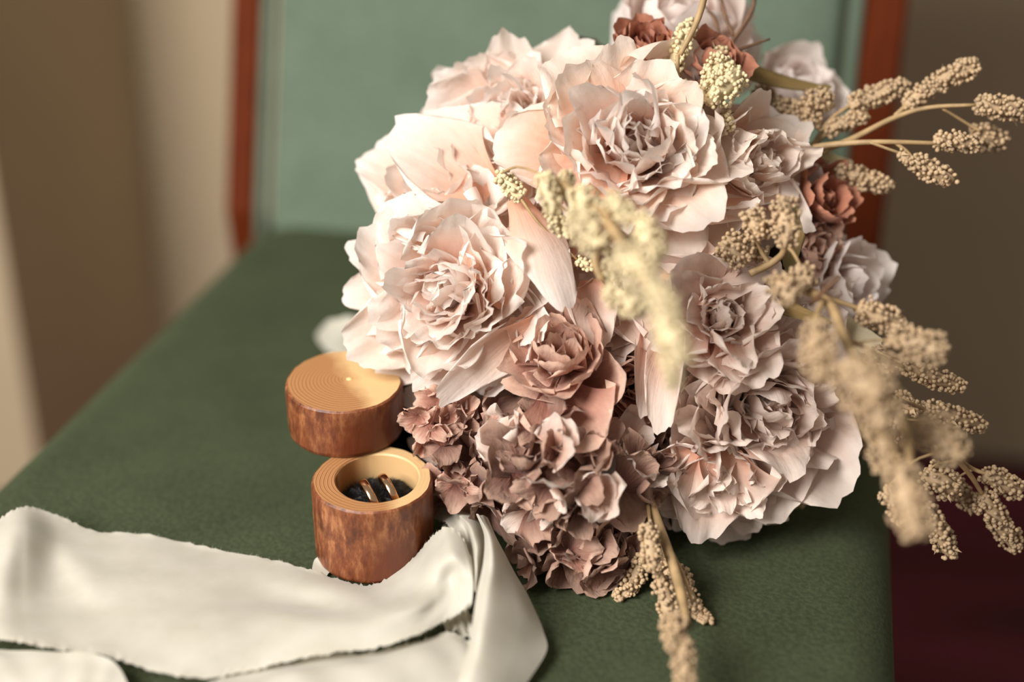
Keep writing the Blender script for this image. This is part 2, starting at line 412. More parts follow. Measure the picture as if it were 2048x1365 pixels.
# black fur lining: a lumpy cushion with short hairs
rng = np.random.default_rng(5)
V = []; N = 40; rad = [.0188, .0175, .015, .0115, .008, .004]
for i, r in enumerate(rad):
    for k in range(N):
        a = 2 * math.pi * k / N
        z = -.0148 + .0042 * (1 - (r / .019) ** 2) ** .5 + .0009 * math.sin(7 * a + i) + .0006 * math.sin(13 * a + 2 * i)
        V.append((.0022 + r * math.cos(a), .0006 + r * math.sin(a), BH + z))
F = grid_faces(len(rad), N, 0, True) + [tuple(range((len(rad) - 1) * N, len(rad) * N))]
for i in range(2600):
    r = .0186 * math.sqrt(rng.random()); a = rng.random() * 6.2832
    b = np.array([.0022 + r * math.cos(a), .0006 + r * math.sin(a), BH - .0150 + .0042 * math.sqrt(max(0, 1 - (r / .019) ** 2))])
    d = nrm([rng.normal() * .8, rng.normal() * .8, .7]) * (.002 + .0022 * rng.random()); s = nrm(np.cross(d, [rng.normal(), rng.normal(), .2])) * .00012
    tip = b + d
    q = np.hypot(tip[0] - .0022, tip[1] - .0006)
    if q > .0188: continue
    k = len(V); V += [b - s, b + s, tip]; F.append((k, k + 1, k + 2))
M_fur = simple('black_fur', (24, 22, 24), .6, 300, .3)
part_local('fur_lining', V, F, M_fur, rb, (0, 0, 0), smooth=False)['kind'] = 'stuff'

rb.rotation_euler = (math.radians(3.5), 0, 0); lid.rotation_euler = (math.radians(1.5), 0, 0)
# ------------------------------------------------------------------ rings
t = NT('polished_gold'); t.b.inputs['Base Color'].default_value = srgb((232, 190, 150)); t.b.inputs['Metallic'].default_value = 1; t.b.inputs['Roughness'].default_value = .16
nn = t.noise(500, 2, t.n('ShaderNodeTexCoord').outputs['Object']); t.l(t.bump(nn.outputs[0], .03, .0002), t.b.inputs['Normal']); M_gold = t.m
def ring(px, py, label, az, lean):
    R = .0098; w = .0019; th = .0011; V = []; N = 72; K = 14
    for i in range(N):
        a = 2 * math.pi * i / N
        for k in range(K):
            b = 2 * math.pi * k / K; x = w * math.copysign(abs(math.cos(b)) ** .8, math.cos(b)); s = math.sin(b)
            rr = R + (th * .95 * max(0, s) ** .8 if s > 0 else -th * .35 * abs(s) ** .5)
            V.append((x, rr * math.cos(a), rr * math.sin(a)))
    F = grid_faces(N, K, 0, True) + [((N - 1) * K + k, (N - 1) * K + (k + 1) % K, (k + 1) % K, k) for k in range(K)]
    o = mesh_obj('wedding_ring', V, F, M_gold)
    top = G(px, py, BH + .0015)
    o.location = (top[0], top[1], SZ + BH + .0015 - R - th); o.rotation_euler = (0, lean, az)
    return tag(o, label, 'ring', 'gold wedding rings in the box')
ring(741, 962, 'gold wedding band nearer the left side of the ring box', math.radians(24), math.radians(-16))
ring(780, 950, 'gold wedding band nearer the right side of the ring box', math.radians(24), math.radians(-16))

# ------------------------------------------------------------------ silk ribbon
t = NT('ivory_silk'); tc = t.n('ShaderNodeTexCoord'); n1 = t.noise(60, 3, tc.outputs['Object']); n2 = t.noise(1600, 2, tc.outputs['Object'])
t.l(t.ramp(n1.outputs[0], [(.3, srgb((203, 199, 184))), (.7, srgb((216, 212, 200)))]), t.b.inputs['Base Color']); t.b.inputs['Roughness'].default_value = .48
t.b.inputs['Sheen Weight'].default_value = .3; t.b.inputs['Specular IOR Level'].default_value = .35
bb = t.bump(n2.outputs[0], .12, .0003); t.l(bb, t.b.inputs['Normal'])
tr = t.n('ShaderNodeBsdfTranslucent'); tr.inputs[0].default_value = srgb((222, 212, 184)); mx = t.n('ShaderNodeMixShader'); mx.inputs[0].default_value = .22
t.l(t.b.outputs[0], mx.inputs[1]); t.l(tr.outputs[0], mx.inputs[2]); t.l(mx.outputs[0], t.out.inputs[0]); M_silk = t.m
def loft(rows, nu=120, nv=40, fray=(1, 1), seed=0, wob=.0006):
    """rows of (px,py,z): every row a long line, from far edge to near edge"""
    rs = [catmull([list(G(a, b, c)) for a, b, c in r], nu) for r in rows]
    A = np.array(rs); out = np.empty((nu, nv, 3))
    for i in range(nu): out[i] = catmull(A[:, i, :], nv)
    rg = np.random.default_rng(seed)
    ph = rg.uniform(0, 6.28, 12)
    U, Vv = np.meshgrid(np.linspace(0, 1, nu), np.linspace(0, 1, nv), indexing='ij')
    out[:, :, 2] += wob * (np.sin(U * 17 + Vv * 4 + ph[0]) + .7 * np.sin(U * 29 - Vv * 7 + ph[1]) + .5 * np.sin(U * 9 + Vv * 13 + ph[2]))
    for e, side in ((0, 0), (nv - 1, 1)):
        if not fray[side]: continue
        j = 1 if e == 0 else nv - 2
        dirn = out[:, e] - out[:, j]; dirn /= (np.linalg.norm(dirn, axis=1)[:, None] + 1e-9)
        am = .0002 + .0007 * np.abs(np.convolve(rg.normal(size=nu), np.ones(4) / 4, 'same')) + .0003 * rg.random(nu)
        out[:, e] += dirn * am[:, None]
        out[:, e, 2] += .0004 * rg.normal(size=nu)
    out[:, :, 2] = np.maximum(out[:, :, 2], SZ + .0006)
    V = list(out.reshape(-1, 3)); F = grid_faces(nu, nv)
    for e, side in ((0, 0), (nv - 1, 1)):
        if not fray[side]: continue
        j = 1 if e == 0 else nv - 2
        for i in range(nu * 3):
            f = rg.random() * (nu - 1.01); a = int(f); s = f - a
            b = out[a, e] * (1 - s) + out[a + 1, e] * s; d = nrm(out[a, e] - out[a, j]); tg = nrm(out[a + 1, e] - out[a, e])
            d = nrm(d + tg * rg.normal() * .7 + np.array([0, 0, rg.normal() * .3])) * (.0006 + .0014 * rg.random())
            k = len(V); V += [b - tg * .00006, b + tg * .00006, b + d]; F.append((k, k + 1, k + 2))
    return V, F
main = loft([
    [(-60, 1080, .010), (0, 1040, .016), (45, 1014, .018), (110, 1030, .012), (190, 1066, .005), (300, 1074, .003), (420, 1096, .003), (540, 1117, .003), (625, 1143, .002), (700, 1166, .002), (752, 1170, .002), (800, 1140, .006), (838, 1106, .014), (862, 1075, .024), (888, 1056, .031), (920, 1072, .031), (944, 1120, .027)],
    [(-60, 1120, .012), (0, 1085, .020), (50, 1060, .020), (115, 1080, .010), (195, 1115, .006), (305, 1122, .005), (420, 1140, .004), (540, 1155, .004), (625, 1175, .004), (700, 1192, .006), (760, 1196, .009), (815, 1170, .014), (850, 1145, .022), (880, 1120, .030), (905, 1105, .034), (932, 1115, .031), (946, 1145, .027)],
    [(-60, 1190, .010), (0, 1160, .016), (50, 1140, .013), (115, 1140, .006), (195, 1175, .008), (305, 1180, .008), (420, 1195, .006), (540, 1205, .003), (625, 1215, .004), (700, 1222, .010), (770, 1222, .016), (830, 1208, .020), (870, 1185, .020), (898, 1160, .022), (920, 1150, .026), (938, 1160, .026), (946, 1180, .024)],
    [(-60, 1235, .008), (0, 1222, .012), (50, 1215, .010), (115, 1210, .006), (195, 1235, .006), (305, 1245, .008), (420, 1262, .009), (540, 1250, .008), (625, 1248, .012), (700, 1250, .016), (770, 1248, .018), (830, 1235, .018), (872, 1215, .017), (902, 1196, .018), (922, 1190, .020), (938, 1195, .021), (944, 1202, .021)],
    [(-60, 1272, .010), (0, 1280, .012), (60, 1290, .011), (130, 1298, .010), (205, 1306, .009), (290, 1336, .006), (400, 1356, .005), (480, 1344, .006), (560, 1326, .009), (640, 1308, .012), (720, 1296, .013), (790, 1286, .014), (845, 1268, .014), (885, 1245, .014), (912, 1228, .016), (932, 1215, .018), (942, 1212, .018)]],
    190, 46, (1, 1), 1)
tail = loft([
    [(952, 1030, .030), (968, 1070, .032), (966, 1130, .030), (952, 1195, .026), (944, 1255, .021), (932, 1315, .016), (905, 1400, .010)],
    [(958, 1030, .032), (980, 1075, .036), (985, 1130, .034), (978, 1190, .030), (970, 1255, .025), (958, 1315, .020), (930, 1400, .012)],
    [(966, 1030, .031), (988, 1075, .031), (1010, 1125, .027), (1028, 1185, .022), (1035, 1240, .018), (1020, 1310, .014), (975, 1400, .010)],
    [(975, 1035, .026), (997, 1085, .021), (1030, 1145, .014), (1062, 1205, .010), (1086, 1260, .007), (1091, 1310, .005), (1030, 1400, .003)]], 90, 40, (0, 0), 2, .0003)
under = loft([
    [(380, 1385, .003), (470, 1350, .004), (560, 1330, .004), (650, 1315, .005), (740, 1305, .007), (830, 1285, .007), (900, 1270, .008), (950, 1290, .009)],
    [(380, 1420, .004), (470, 1385, .006), (560, 1362, .008), (650, 1350, .009), (740, 1340, .010), (830, 1325, .011), (900, 1320, .011), (950, 1325, .010)],
    [(380, 1480, .002), (470, 1460, .003), (560, 1440, .003), (650, 1430, .004), (740, 1430, .004), (830, 1425, .004), (900, 1420, .003), (950, 1420, .003)]], 90, 26, (1, 1), 3)
fold = loft([
    [(868, 1032, .012), (900, 1055, .024), (922, 1095, .027), (934, 1140, .026), (940, 1172, .023)],
    [(885, 1018, .016), (915, 1038, .022), (936, 1080, .022), (944, 1130, .022), (948, 1178, .020)],
    [(905, 1012, .020), (932, 1040, .030), (950, 1082, .033), (953, 1130, .030), (950, 1185, .025)],
    [(935, 1010, .016), (955, 1040, .022), (975, 1080, .024), (972, 1140, .022), (962, 1200, .018)]], 60, 26, (1, 0), 4, .0004)
corner = loft([
    [(-60, 1292, .006), (0, 1300, .006), (80, 1302, .008), (150, 1306, .010), (205, 1312, .011), (238, 1335, .009), (262, 1385, .004)],
    [(-60, 1330, .008), (0, 1340, .008), (60, 1345, .008), (120, 1350, .008), (165, 1360, .008), (195, 1380, .006), (215, 1410, .003)],
    [(-60, 1440, .003), (0, 1440, .003), (50, 1440, .003), (90, 1440, .003), (130, 1440, .003), (160, 1440, .003), (190, 1450, .003)]], 60, 26, (0, 1), 5, .0003)
frays = loft([
    [(890, 1215, .006), (910, 1225, .006), (935, 1228, .006), (960, 1235, .006)],
    [(885, 1250, .006), (905, 1262, .007), (935, 1275, .007), (960, 1285, .007)]], 20, 8, (1, 1), 6, .0010)
inner = loft([[(622, 1150, .002), (628, 1122, .003), (640, 1112, .004), (660, 1100, .001)], [(650, 1165, .001), (655, 1150, .001), (665, 1140, .001), (675, 1130, .001)]], 12, 6, (0, 0), 8, 0)
V, F = join([main, tail, under, fold, corner, frays, inner])
rib = empty('silk_ribbon', G(500, 1200))
tag(rib, 'ivory silk ribbon with frayed edges draped on the seat in front of the ring box', 'ribbon')
mesh_obj('ribbon_band', V, F, M_silk, rib)
V, F = loft([
    [(632, 668, .002), (655, 645, .018), (690, 634, .026), (735, 640, .026), (780, 655, .020)],
    [(640, 688, .002), (668, 672, .014), (700, 662, .020), (740, 668, .020), (780, 680, .014)],
    [(655, 705, .001), (680, 712, .002), (720, 716, .002), (750, 716, .002), (780, 716, .002)]], 40, 20, (0, 0), 7, .0005)
mesh_obj('ribbon_end', V, F, M_silk, rib)

# ------------------------------------------------------------------ bouquet
BC = P(1205, 640, .70)
bouquet = empty('bridal_bouquet', G(1180, 1000, .0))
tag(bouquet, 'round bouquet of blush peonies, dried mauve hydrangea and straw seed sprigs lying on the seat', 'bouquet')
random.seed(11)
RG = np.random.default_rng(11)

def petal(L, W, th0=0., curl=.6, cup=.5, ruf=.06, nu=14, nv=13, base=.22, notch=.05, roundness=.45, crease=.02, freq=2.5, tipcurl=0., twist=0., rg=RG):
    u = np.linspace(0, 1, nu)[:, None]; v = np.linspace(-1, 1, nv)[None, :]
    ph = rg.uniform(0, 6.28, 10)
    a = th0 + curl * u ** 1.3 + tipcurl * np.clip(u - .72, 0, 1) / .28
    a = np.broadcast_to(a, (nu, 1))
    du = 1 / (nu - 1)
    sy = np.concatenate([[0], np.cumsum(np.cos(a[:-1, 0]) * du)])[:, None]; sz = np.concatenate([[0], np.cumsum(np.sin(a[:-1, 0]) * du)])[:, None]
    edge = 1 - roundness * 1.25 * (1 - np.sqrt(1 - .98 * v * v)) - .06 * v * v + notch * (np.sin(v * 4.1 + ph[0]) + .7 * np.sin(v * 9 + ph[1]) + .5 * np.sin(v * 17 + ph[2]))
    ue = u * (1 - (1 - edge) * u ** 1.2)
    uy = np.interp(ue.ravel(), u[:, 0], sy[:, 0]).reshape(ue.shape) + np.clip(ue - 1, 0, 1) * math.cos(a[-1, 0])
    uz = np.interp(ue.ravel(), u[:, 0], sz[:, 0]).reshape(ue.shape) + np.clip(ue - 1, 0, 1) * math.sin(a[-1, 0])
    ang = np.interp(ue.ravel(), u[:, 0], a[:, 0]).reshape(ue.shape)
    hw = W / 2 * (base + (1 - base) * np.sin(np.pi / 2 * np.clip(u * 1.25, 0, 1)) ** 1.2) * (1 - .15 * (np.clip(u - .7, 0, 1) / .3) ** 2)
    ca = cup * v
    x = hw * np.where(abs(cup) > 1e-3, np.sin(ca) / (cup if abs(cup) > 1e-3 else 1), v)
    h = hw * np.where(abs(cup) > 1e-3, (1 - np.cos(ca)) / (cup if abs(cup) > 1e-3 else 1), 0)
    am = ruf * W * u ** 2 * (.35 + .65 * np.abs(v))
    h = h + am * (np.sin(freq * np.pi * v + ph[3] + 1.5 * u) + .6 * np.sin(freq * 2.1 * np.pi * v + ph[4]) + .3 * np.sin(freq * 3.9 * np.pi * v + ph[5] - 2 * u))
    h = h + am * 1.2 * np.clip(np.abs(v) - .55, 0, 1) * np.sin(7 * u + ph[6] + v)
    h = h + crease * W * (.3 + .7 * u) * (np.abs(np.sin(5.3 * v + ph[7] + .8 * np.sin(3 * u + ph[8]))) - .5)
    h = h + crease * .6 * W * u * np.sin(9 * u + 5 * v + ph[9])
    y = L * uy - np.sin(ang) * h; z = L * uz + np.cos(ang) * h
    if twist:
        c, s = np.cos(twist * u), np.sin(twist * u); x, z = x * c - z * s, x * s + z * c
    V = np.stack([x + 0 * y, y, z], -1).reshape(-1, 3)
    uv = np.stack([np.broadcast_to((v + 1) / 2, (nu, nv)), np.broadcast_to(u, (nu, nv))], -1).reshape(-1, 2)
    return V, grid_faces(nu, nv), uv
def place(V, base, Y, Z):
    Y = nrm(Y); X = nrm(np.cross(Y, Z)); Z = np.cross(X, Y)
    return V @ np.array([X, Y, Z]) + base
def basis(N):
    a = nrm(np.cross(N, UPV + .01 * RGT)); b = nrm(np.cross(N, a)); return -a, b * -1 if np.dot(b, UPV) < 0 else b
def clampseat(V, z=.0012):
    V = V.copy(); lo = SZ + z; m = V[:, 2] < lo; V[m, 2] = lo + (V[m, 2] - lo) * .02; V[:, 2] = np.maximum(V[:, 2], SZ + .0004); return V
def N_of(nx, ny): return nrm(-FWD + RGT * nx + UPV * ny)

def flower(name, px, py, dep, Rpx, nx, ny, rings, mat, label=None, core=None, seed=0, coremat=None):
    """rings: (count, alpha deg, L, W, curl, cup, ruf, freq, jitter) outermost first; core: rings merged in the flower's own mesh"""
    rg = np.random.default_rng(seed); R = Rpx * dep / FPX; N = N_of(nx, ny); A, B = basis(N); c0 = P(px, py, dep)
    def one(al, phi, L, W, curl, cup, ruf, freq, cr=.02, hi=True, tip=0.):
        e = math.cos(phi) * A + math.sin(phi) * B; al = math.radians(al)
        Y = math.sin(al) * e + math.cos(al) * N; Z = -math.cos(al) * e + math.sin(al) * N
        V, F, uv = petal(R * L, R * W, 0, curl, cup, ruf, 15 if hi else 10, 15 if hi else 9, notch=.045, crease=cr, freq=freq, tipcurl=tip, twist=rg.normal() * .12, rg=rg)
        return clampseat(place(V, c0 + e * R * .06 * math.sin(al), Y, Z)), F, uv
    # core mesh
    VV = []; FF = []; UV = []
    for (n, al, L, W, curl, cup, ruf, freq, jit) in (core or []):
        for k in range(n):
            phi = 2 * math.pi * (k + rg.random() * .6) / n + rg.random()
            V, F, uv = one(al + rg.normal() * jit, phi, L * rg.uniform(.8, 1.15), W * rg.uniform(.8, 1.2), curl + rg.normal() * .25, cup * rg.uniform(.4, 1.4), ruf, freq, hi=False)
            o = len(VV); VV += list(V); FF += [tuple(i + o for i in f) for f in F]; UV += list(uv)
    fo = mesh_obj(name, VV, FF, coremat or mat, bouquet, uv=UV)
    if label: fo['label'] = label
    for (n, al, L, W, curl, cup, ruf, freq, jit) in rings:
        ph0 = rg.random() * 6.28
        for k in range(n):
            phi = ph0 + 2 * math.pi * (k + rg.normal() * .14) / n
            V, F, uv = one(al + rg.normal() * jit, phi, L * rg.uniform(.88, 1.1), W * rg.uniform(.85, 1.15), curl + rg.normal() * .18, cup * rg.uniform(.6, 1.3), ruf, freq, .018)
            sub(fo, 'petal', V, F, uv, mat)
    return fo
def sub(parent, name, V, F, uv, mat, label=None):
    o = mesh_obj(name, V, F, mat, None, uv=uv); o.parent = parent
    if label: o['label'] = label
    return o
PE = [(7, 82, 1.0, 1.25, .85, .75, .030, 1.6, 6), (8, 64, .95, 1.1, .9, .9, .04, 1.8, 7), (9, 48, .86, .9, .9, 1.0, .055, 2.2, 8), (9, 34, .78, .7, .8, 1.1, .07, 2.4, 9)]
PC = [(12, 22, .70, .52, .7, 1.1, .09, 2.6, 10), (12, 11, .62, .42, .6, 1.2, .11, 2.6, 10)]
def fl(name, px, py, dep, Rpx, nx, ny, rings, mat, label, core, seed, coremat=None):
    if name != 'peony': return flower(name, px, py, dep, Rpx, nx, ny, rings, mat, label, core, seed, coremat)
    rg = np.random.default_rng(seed); R = Rpx * dep / FPX; N = N_of(nx, ny); A, B = basis(N); c0 = P(px, py, dep)
    full = len(rings) > 3; n_out = 30 if full else 20 if len(rings) == 3 else 15; n_all = n_out + (34 if full else 16)
    VV, FF, UV, obs = [], [], [], []
    for i in range(n_all):
        t = i / (n_all - 1); al = math.radians(max(3, 84 * (1 - t) ** .85 + rg.normal() * 10)); phi = i * 2.39996 + rg.normal() * .25
        e = math.cos(phi) * A + math.sin(phi) * B; Y = math.sin(al) * e + math.cos(al) * N; Z = -math.cos(al) * e + math.sin(al) * N
        Z = nrm(Z + np.cross(Y, Z) * rg.normal() * .22)
        L = (1.02 - .42 * t) * rg.uniform(.84, 1.12); W = (1.12 - .66 * t) * rg.uniform(.75, 1.2)
        hi = i < n_out
        V, F, uv = petal(R * L, R * W, -.1, .75 + rg.normal() * .3, rg.uniform(.3, .95), .028 + .055 * t + (.03 if rg.random() < .3 else 0), 18 if hi else 12, 21 if hi else 13,
                         base=.25, notch=.022 + .02 * rg.random(), roundness=.46, crease=.013 + .012 * t, freq=rg.uniform(1.3, 2.9), tipcurl=rg.normal() * .5 - .25, twist=rg.normal() * .22, rg=rg)
        c = c0 + e * R * (.05 + .16 * rg.random()) * math.sin(al) + N * R * rg.uniform(-.10, .14)
        V = clampseat(place(V, c, Y, Z))
        if hi: obs.append((V, F, uv))
        else:
            o = len(VV); VV += list(V); FF += [tuple(q + o for q in f) for f in F]; UV += list(uv)
    fo = mesh_obj(name, VV, FF, coremat or mat, bouquet, uv=UV); fo['label'] = label
    for V, F, uv in obs: sub(fo, 'petal', V, F, uv, mat)
    return fo
fl('peony', 1045, 268, .712, 190, -.25, .5, PE, M_blush, 'blush peony at the upper left of the bouquet', PC, 21, M_heart)
p_big = fl('peony', 1262, 312, .672, 222, .05, .28, PE, M_blush_warm, 'largest peach-hearted peony in the upper middle', PC, 22, M_heart)
p_right = fl('peony', 1470, 345, .685, 165, .65, .25, PE[:3], M_blush_warm, 'blush peony with broad petals at the upper right', PC[:1], 23)
p_rim = fl('peony', 905, 400, .705, 178, -.55, .45, PE[:3], M_blush, 'blush peony at the left rim, behind the frilly one', PC[:1], 24)
p_left = fl('peony', 922, 585, .685, 212, -.40, .0, PE, M_blush, 'frilly pale peony at the left, above the ring box lid', PC, 25, M_heart)
p_low = fl('peony', 1500, 800, .685, 215, .30, -.15, PE, M_lilac, 'greyed pink peony at the lower right', PC, 26, M_lilac)
p_mid = fl('peony', 1430, 640, .665, 165, .1, .2, PE[:3], M_lilac, 'swirled greyed pink peony right of the middle', PC, 27)
p_base = fl('peony', 1425, 925, .680, 160, .05, -.45, PE[:3], M_lilac, 'lowest greyed pink peony', PC[:1], 28)
fl('peony', 1100, 470, .695, 170, -.05, .15, PE[1:3], M_blush_warm, 'half hidden blush peony behind the middle seed sprig', PC[:1], 51)
fl('peony', 1330, 500, .700, 170, .1, .1, PE[1:3], M_blush_warm, 'half hidden blush peony below the largest one', PC[:1], 52)
fl('peony', 1060, 690, .705, 150, -.1, -.1, PE[1:3], M_lilac, 'half hidden greyed peony between the left one and the dusty rose', PC[:1], 53)
fl('peony', 1590, 660, .705, 150, .5, .0, PE[1:3], M_lilac, 'half hidden greyed peony under the right seed sprig', PC[:1], 54)
fl('peony', 1300, 880, .705, 150, .0, -.3, PE[1:3], M_lilac, 'half hidden greyed peony beside the mauve hydrangea', PC[:1], 55)
ROSE = [(5, 70, 1.0, 1.4, 1.1, .9, .02, 1.2, 5), (5, 50, .9, 1.2, 1.0, 1.0, .02, 1.2, 5), (4, 32, .8, .9, .9, 1.1, .02, 1.2, 4)]
RC = [(4, 16, .7, .6, .7, 1.3, .03, 1.2, 4)]
fl('rose', 1350, 100, .745, 200, .05, .65, ROSE, M_pale, 'smooth pale pink rose at the top edge', RC, 31)
fl('rose', 1560, 215, .750, 140, .45, .6, ROSE, M_pale, 'pale pink rose at the top right, half hidden by seeds', RC, 32)
fl('rose', 1660, 570, .710, 130, .8, .1, ROSE, M_pale, 'pale pink rose at the right rim', RC, 33)
DR = [(6, 68, 1.0, 1.2, 1.0, .8, .06, 1.4, 8), (6, 45, .85, 1.0, .9, 1.0, .07, 1.6, 8)]
DC = [(7, 24, .7, .6, .7, 1.1, .09, 2, 8)]
p_dusty = fl('dried_rose', 1125, 735, .662, 142, -.15, .55, DR, M_dusty, 'dusty pink dried rose in the lower middle', DC, 34)
fl('dried_rose', 1255, 770, .680, 120, .1, -.1, DR, M_dusty, 'dusty dried rose right of the pinker one', DC, 35)
fl('dried_rose', 1200, 640, .675, 105, -.1, .1, DR, M_lilac, 'small greyed dried rose below the middle seed sprig', DC, 36)
fl('dried_rose', 1290, 112, .690, 95, -.1, .6, DR, M_rust, 'rust dried rose at the top, left of the seed spray', DC, 37)
fl('dried_rose', 1410, 150, .690, 100, .2, .5, DR, M_rust, 'rust dried rose behind the upper seed spray', DC, 38)
fl('dried_rose', 1610, 495, .700, 85, .5, .0, DR, M_dusty, 'dusty dried rose under the stubby seed clusters', DC, 40)
p_rust = fl('dried_rose', 1615, 410, .705, 105, .7, .2, DR, M_rust, 'dark rust dried rose at the right rim', DC, 39)

# hydrangea: small crumpled florets over a dome
def hydrangea(name, cx, cy, rx, ry, dep, bulge, nf, mat, label, seed, size=(42, 62), mat2=None):
    mat2 = mat2 or M_dusty
    rg = np.random.default_rng(seed); fo = None; allp = []
    for i in range(nf):
        t_ = (i + .5) / nf; r = math.sqrt(t_) ; a = i * 2.39996 + rg.normal() * .15
        x = r * math.cos(a) + rg.normal() * .04; y = r * math.sin(a) + rg.normal() * .04
        px, py = cx + rx * x, cy + ry * y; d = dep - bulge * math.sqrt(max(0, 1 - min(1, x * x + y * y))) + rg.normal() * .003
        d = min(d, seat_depth(px, min(py, 1250), .010))
        N = N_of(x * .9 + rg.normal() * .35, -y * .9 + rg.normal() * .35); A, B = basis(N); c0 = P(px, py, d)
        s = rg.uniform(*size) * d / FPX; n = 4 if rg.random() < .7 else 3; ph0 = rg.random() * 6.28; al0 = rg.uniform(50, 82)
        for k in range(n):
            phi = ph0 + 2 * math.pi * k / n + rg.normal() * .12; e = math.cos(phi) * A + math.sin(phi) * B; al = math.radians(al0 + rg.normal() * 14)
            V, F, uv = petal(s * rg.uniform(.8, 1.15), s * rg.uniform(1.0, 1.45), 0, rg.normal() * .7 + .45, rg.normal() * .6 + .5, .09, 11, 11, base=.28, notch=.04, roundness=.5, crease=.035, freq=rg.uniform(1, 2), tipcurl=rg.normal() * .8, twist=rg.normal() * .2, rg=rg)
            Y = math.sin(al) * e + math.cos(al) * N; Z = -math.cos(al) * e + math.sin(al) * N
            allp.append((clampseat(place(V, c0, Y, Z)), F, uv))
    # the small hearts of the florets are the flower head's own mesh
    hearts = []
    V, F = join([sphere(P(cx + rx * .85 * math.sqrt((i + .5) / nf) * math.cos(i * 2.39996), cy + ry * .85 * math.sqrt((i + .5) / nf) * math.sin(i * 2.39996), dep - bulge * math.sqrt(max(0, 1 - (i + .5) / nf)) + .004), .0022) for i in range(nf)])
    fo = mesh_obj(name, V, F, mat, bouquet, uv=[(.5, .1)] * len(V)); fo['label'] = label
    for k, (V, F, uv) in enumerate(allp): sub(fo, 'petal', V, F, uv, [mat, mat, mat2, mat][int(rg.random() * 4)])
    return fo
import bmesh
def _ico(sub_):
    b = bmesh.new(); bmesh.ops.create_icosphere(b, subdivisions=sub_, radius=1); b.verts.ensure_lookup_table()
    V = np.array([v.co[:] for v in b.verts]); F = [tuple(v.index for v in f.verts) for f in b.faces]; b.free(); return V, F
ICO1 = _ico(1); ICO2 = _ico(2)
def sphere(c, r, ico=ICO1): return ico[0] * r + c, ico[1]
hydrangea('hydrangea', 1130, 945, 205, 125, .690, .055, 30, M_mauve, 'dried mauve hydrangea head at the bottom of the bouquet', 41, (60, 98), M_lilac)
hydrangea('hydrangea', 935, 905, 90, 120, .690, .030, 16, M_mauve, 'crumpled mauve hydrangea head beside the ring box', 42, (44, 76))
hydrangea('hydrangea', 1160, 1095, 120, 50, .680, .02, 12, M_mauve, 'lowest mauve hydrangea head touching the seat', 43, (56, 96))
hydrangea('hydrangea', 880, 835, 60, 60, .680, .02, 9, M_dusty, 'small dusty pink hydrangea head behind the lid', 44, (34, 50))

# single broad petals and leaves
def one_petal(name, b, tip, Wpx, face, mat, label=None, curl=.5, cup=.5, ruf=.04, freq=1.5, tipcurl=0, parent=None, notch=.04, rnd=.45, base=.22, crease=.02, seed=0):
    B0 = P(*b); T = P(*tip); L = np.linalg.norm(T - B0); W = Wpx * (b[2] + tip[2]) / 2 / FPX
    V, F, uv = petal(L / (1 - .13 * abs(curl)), W, -curl * .45, curl, cup, ruf, 18, 15, base, notch, rnd, crease, freq, tipcurl, rg=np.random.default_rng(seed + 100))
    V = clampseat(place(V, B0, T - B0, N_of(*face)))
    o = mesh_obj(name, V, F, mat, parent or bouquet, uv=uv)
    if label: o['label'] = label
    return o

def sig(parent, mat, rows):
    for i, (b, t_, W, face, curl, cup) in enumerate(rows):
        one_petal('petal', b, t_, W, face, mat, None, curl, cup, .035, 1.5, .0, parent, .03, .72, .35, .008, int(b[0] + t_[1]))
p_top = bpy.data.objects['rose']
sig(p_top, M_pale, [((1330, 190, .765), (1255, 15, .775), 190, (-.1, .3), -.5, .6), ((1380, 180, .760), (1400, -30, .775), 230, (.1, .3), -.5, .5), ((1400, 180, .755), (1500, 60, .765), 170, (.2, .4), -.5, .6)])
sig(bpy.data.objects['hydrangea'] if 'hydrangea' in bpy.data.objects else p_dusty, M_lilac, [((900, 850, .690), (816, 828, .690), 90, (-.2, .3), -.4, .6), ((905, 900, .695), (822, 885, .700), 80, (-.3, .2), -.4, .5), ((880, 960, .690), (866, 1010, .690), 60, (-.3, .1), -.3, .5)])
sig(bpy.data.objects['hydrangea.002'], M_mauve, [((1195, 1050, .672), (1165, 1188, .652), 175, (.0, -.1), -.3, .4), ((1110, 1050, .675), (1065, 1145, .665), 110, (-.2, .0), -.4, .6),
    ((1230, 1050, .672), (1270, 1120, .668), 120, (.2, .0), -.4, .5), ((1190, 1030, .668), (1120, 1100, .658), 110, (-.1, .3), -.5, .6)])
sig(p_left, M_blush, [
    ((1035, 395, .660), (1125, 615, .640), 150, (.25, .15), -.7, -.8), ((1075, 640, .660), (885, 800, .650), 130, (-.1, -.75), .6, .9),
    ((920, 800, .690), (812, 800, .695), 120, (-.3, .2), -.5, .6), ((860, 690, .690), (760, 760, .690), 120, (-.4, -.2), -.6, .5), ((930, 690, .670), (830, 770, .670), 130, (-.2, -.3), -.6, .6),
    ((820, 540, .690), (700, 500, .690), 120, (-.5, .3), -.5, .7), ((820, 580, .690), (692, 590, .690), 130, (-.5, .1), -.6, .6), ((830, 620, .685), (722, 655, .685), 120, (-.4, .4), -.5, .6),
    ((890, 460, .675), (770, 430, .680), 150, (-.3, .4), -.7, .6), ((960, 560, .655), (980, 460, .650), 120, (.0, .3), .9, 1.0), ((985, 610, .655), (1050, 520, .645), 110, (.2, .3), .9, 1.0)])
sig(p_rim, M_blush, [
    ((860, 420, .710), (735, 335, .715), 160, (-.4, .3), -.5, .5), ((980, 390, .680), (790, 265, .690), 210, (-.3, .4), -.6, .5),
    ((1060, 320, .680), (860, 240, .690), 200, (-.1, .0), .5, .4)])
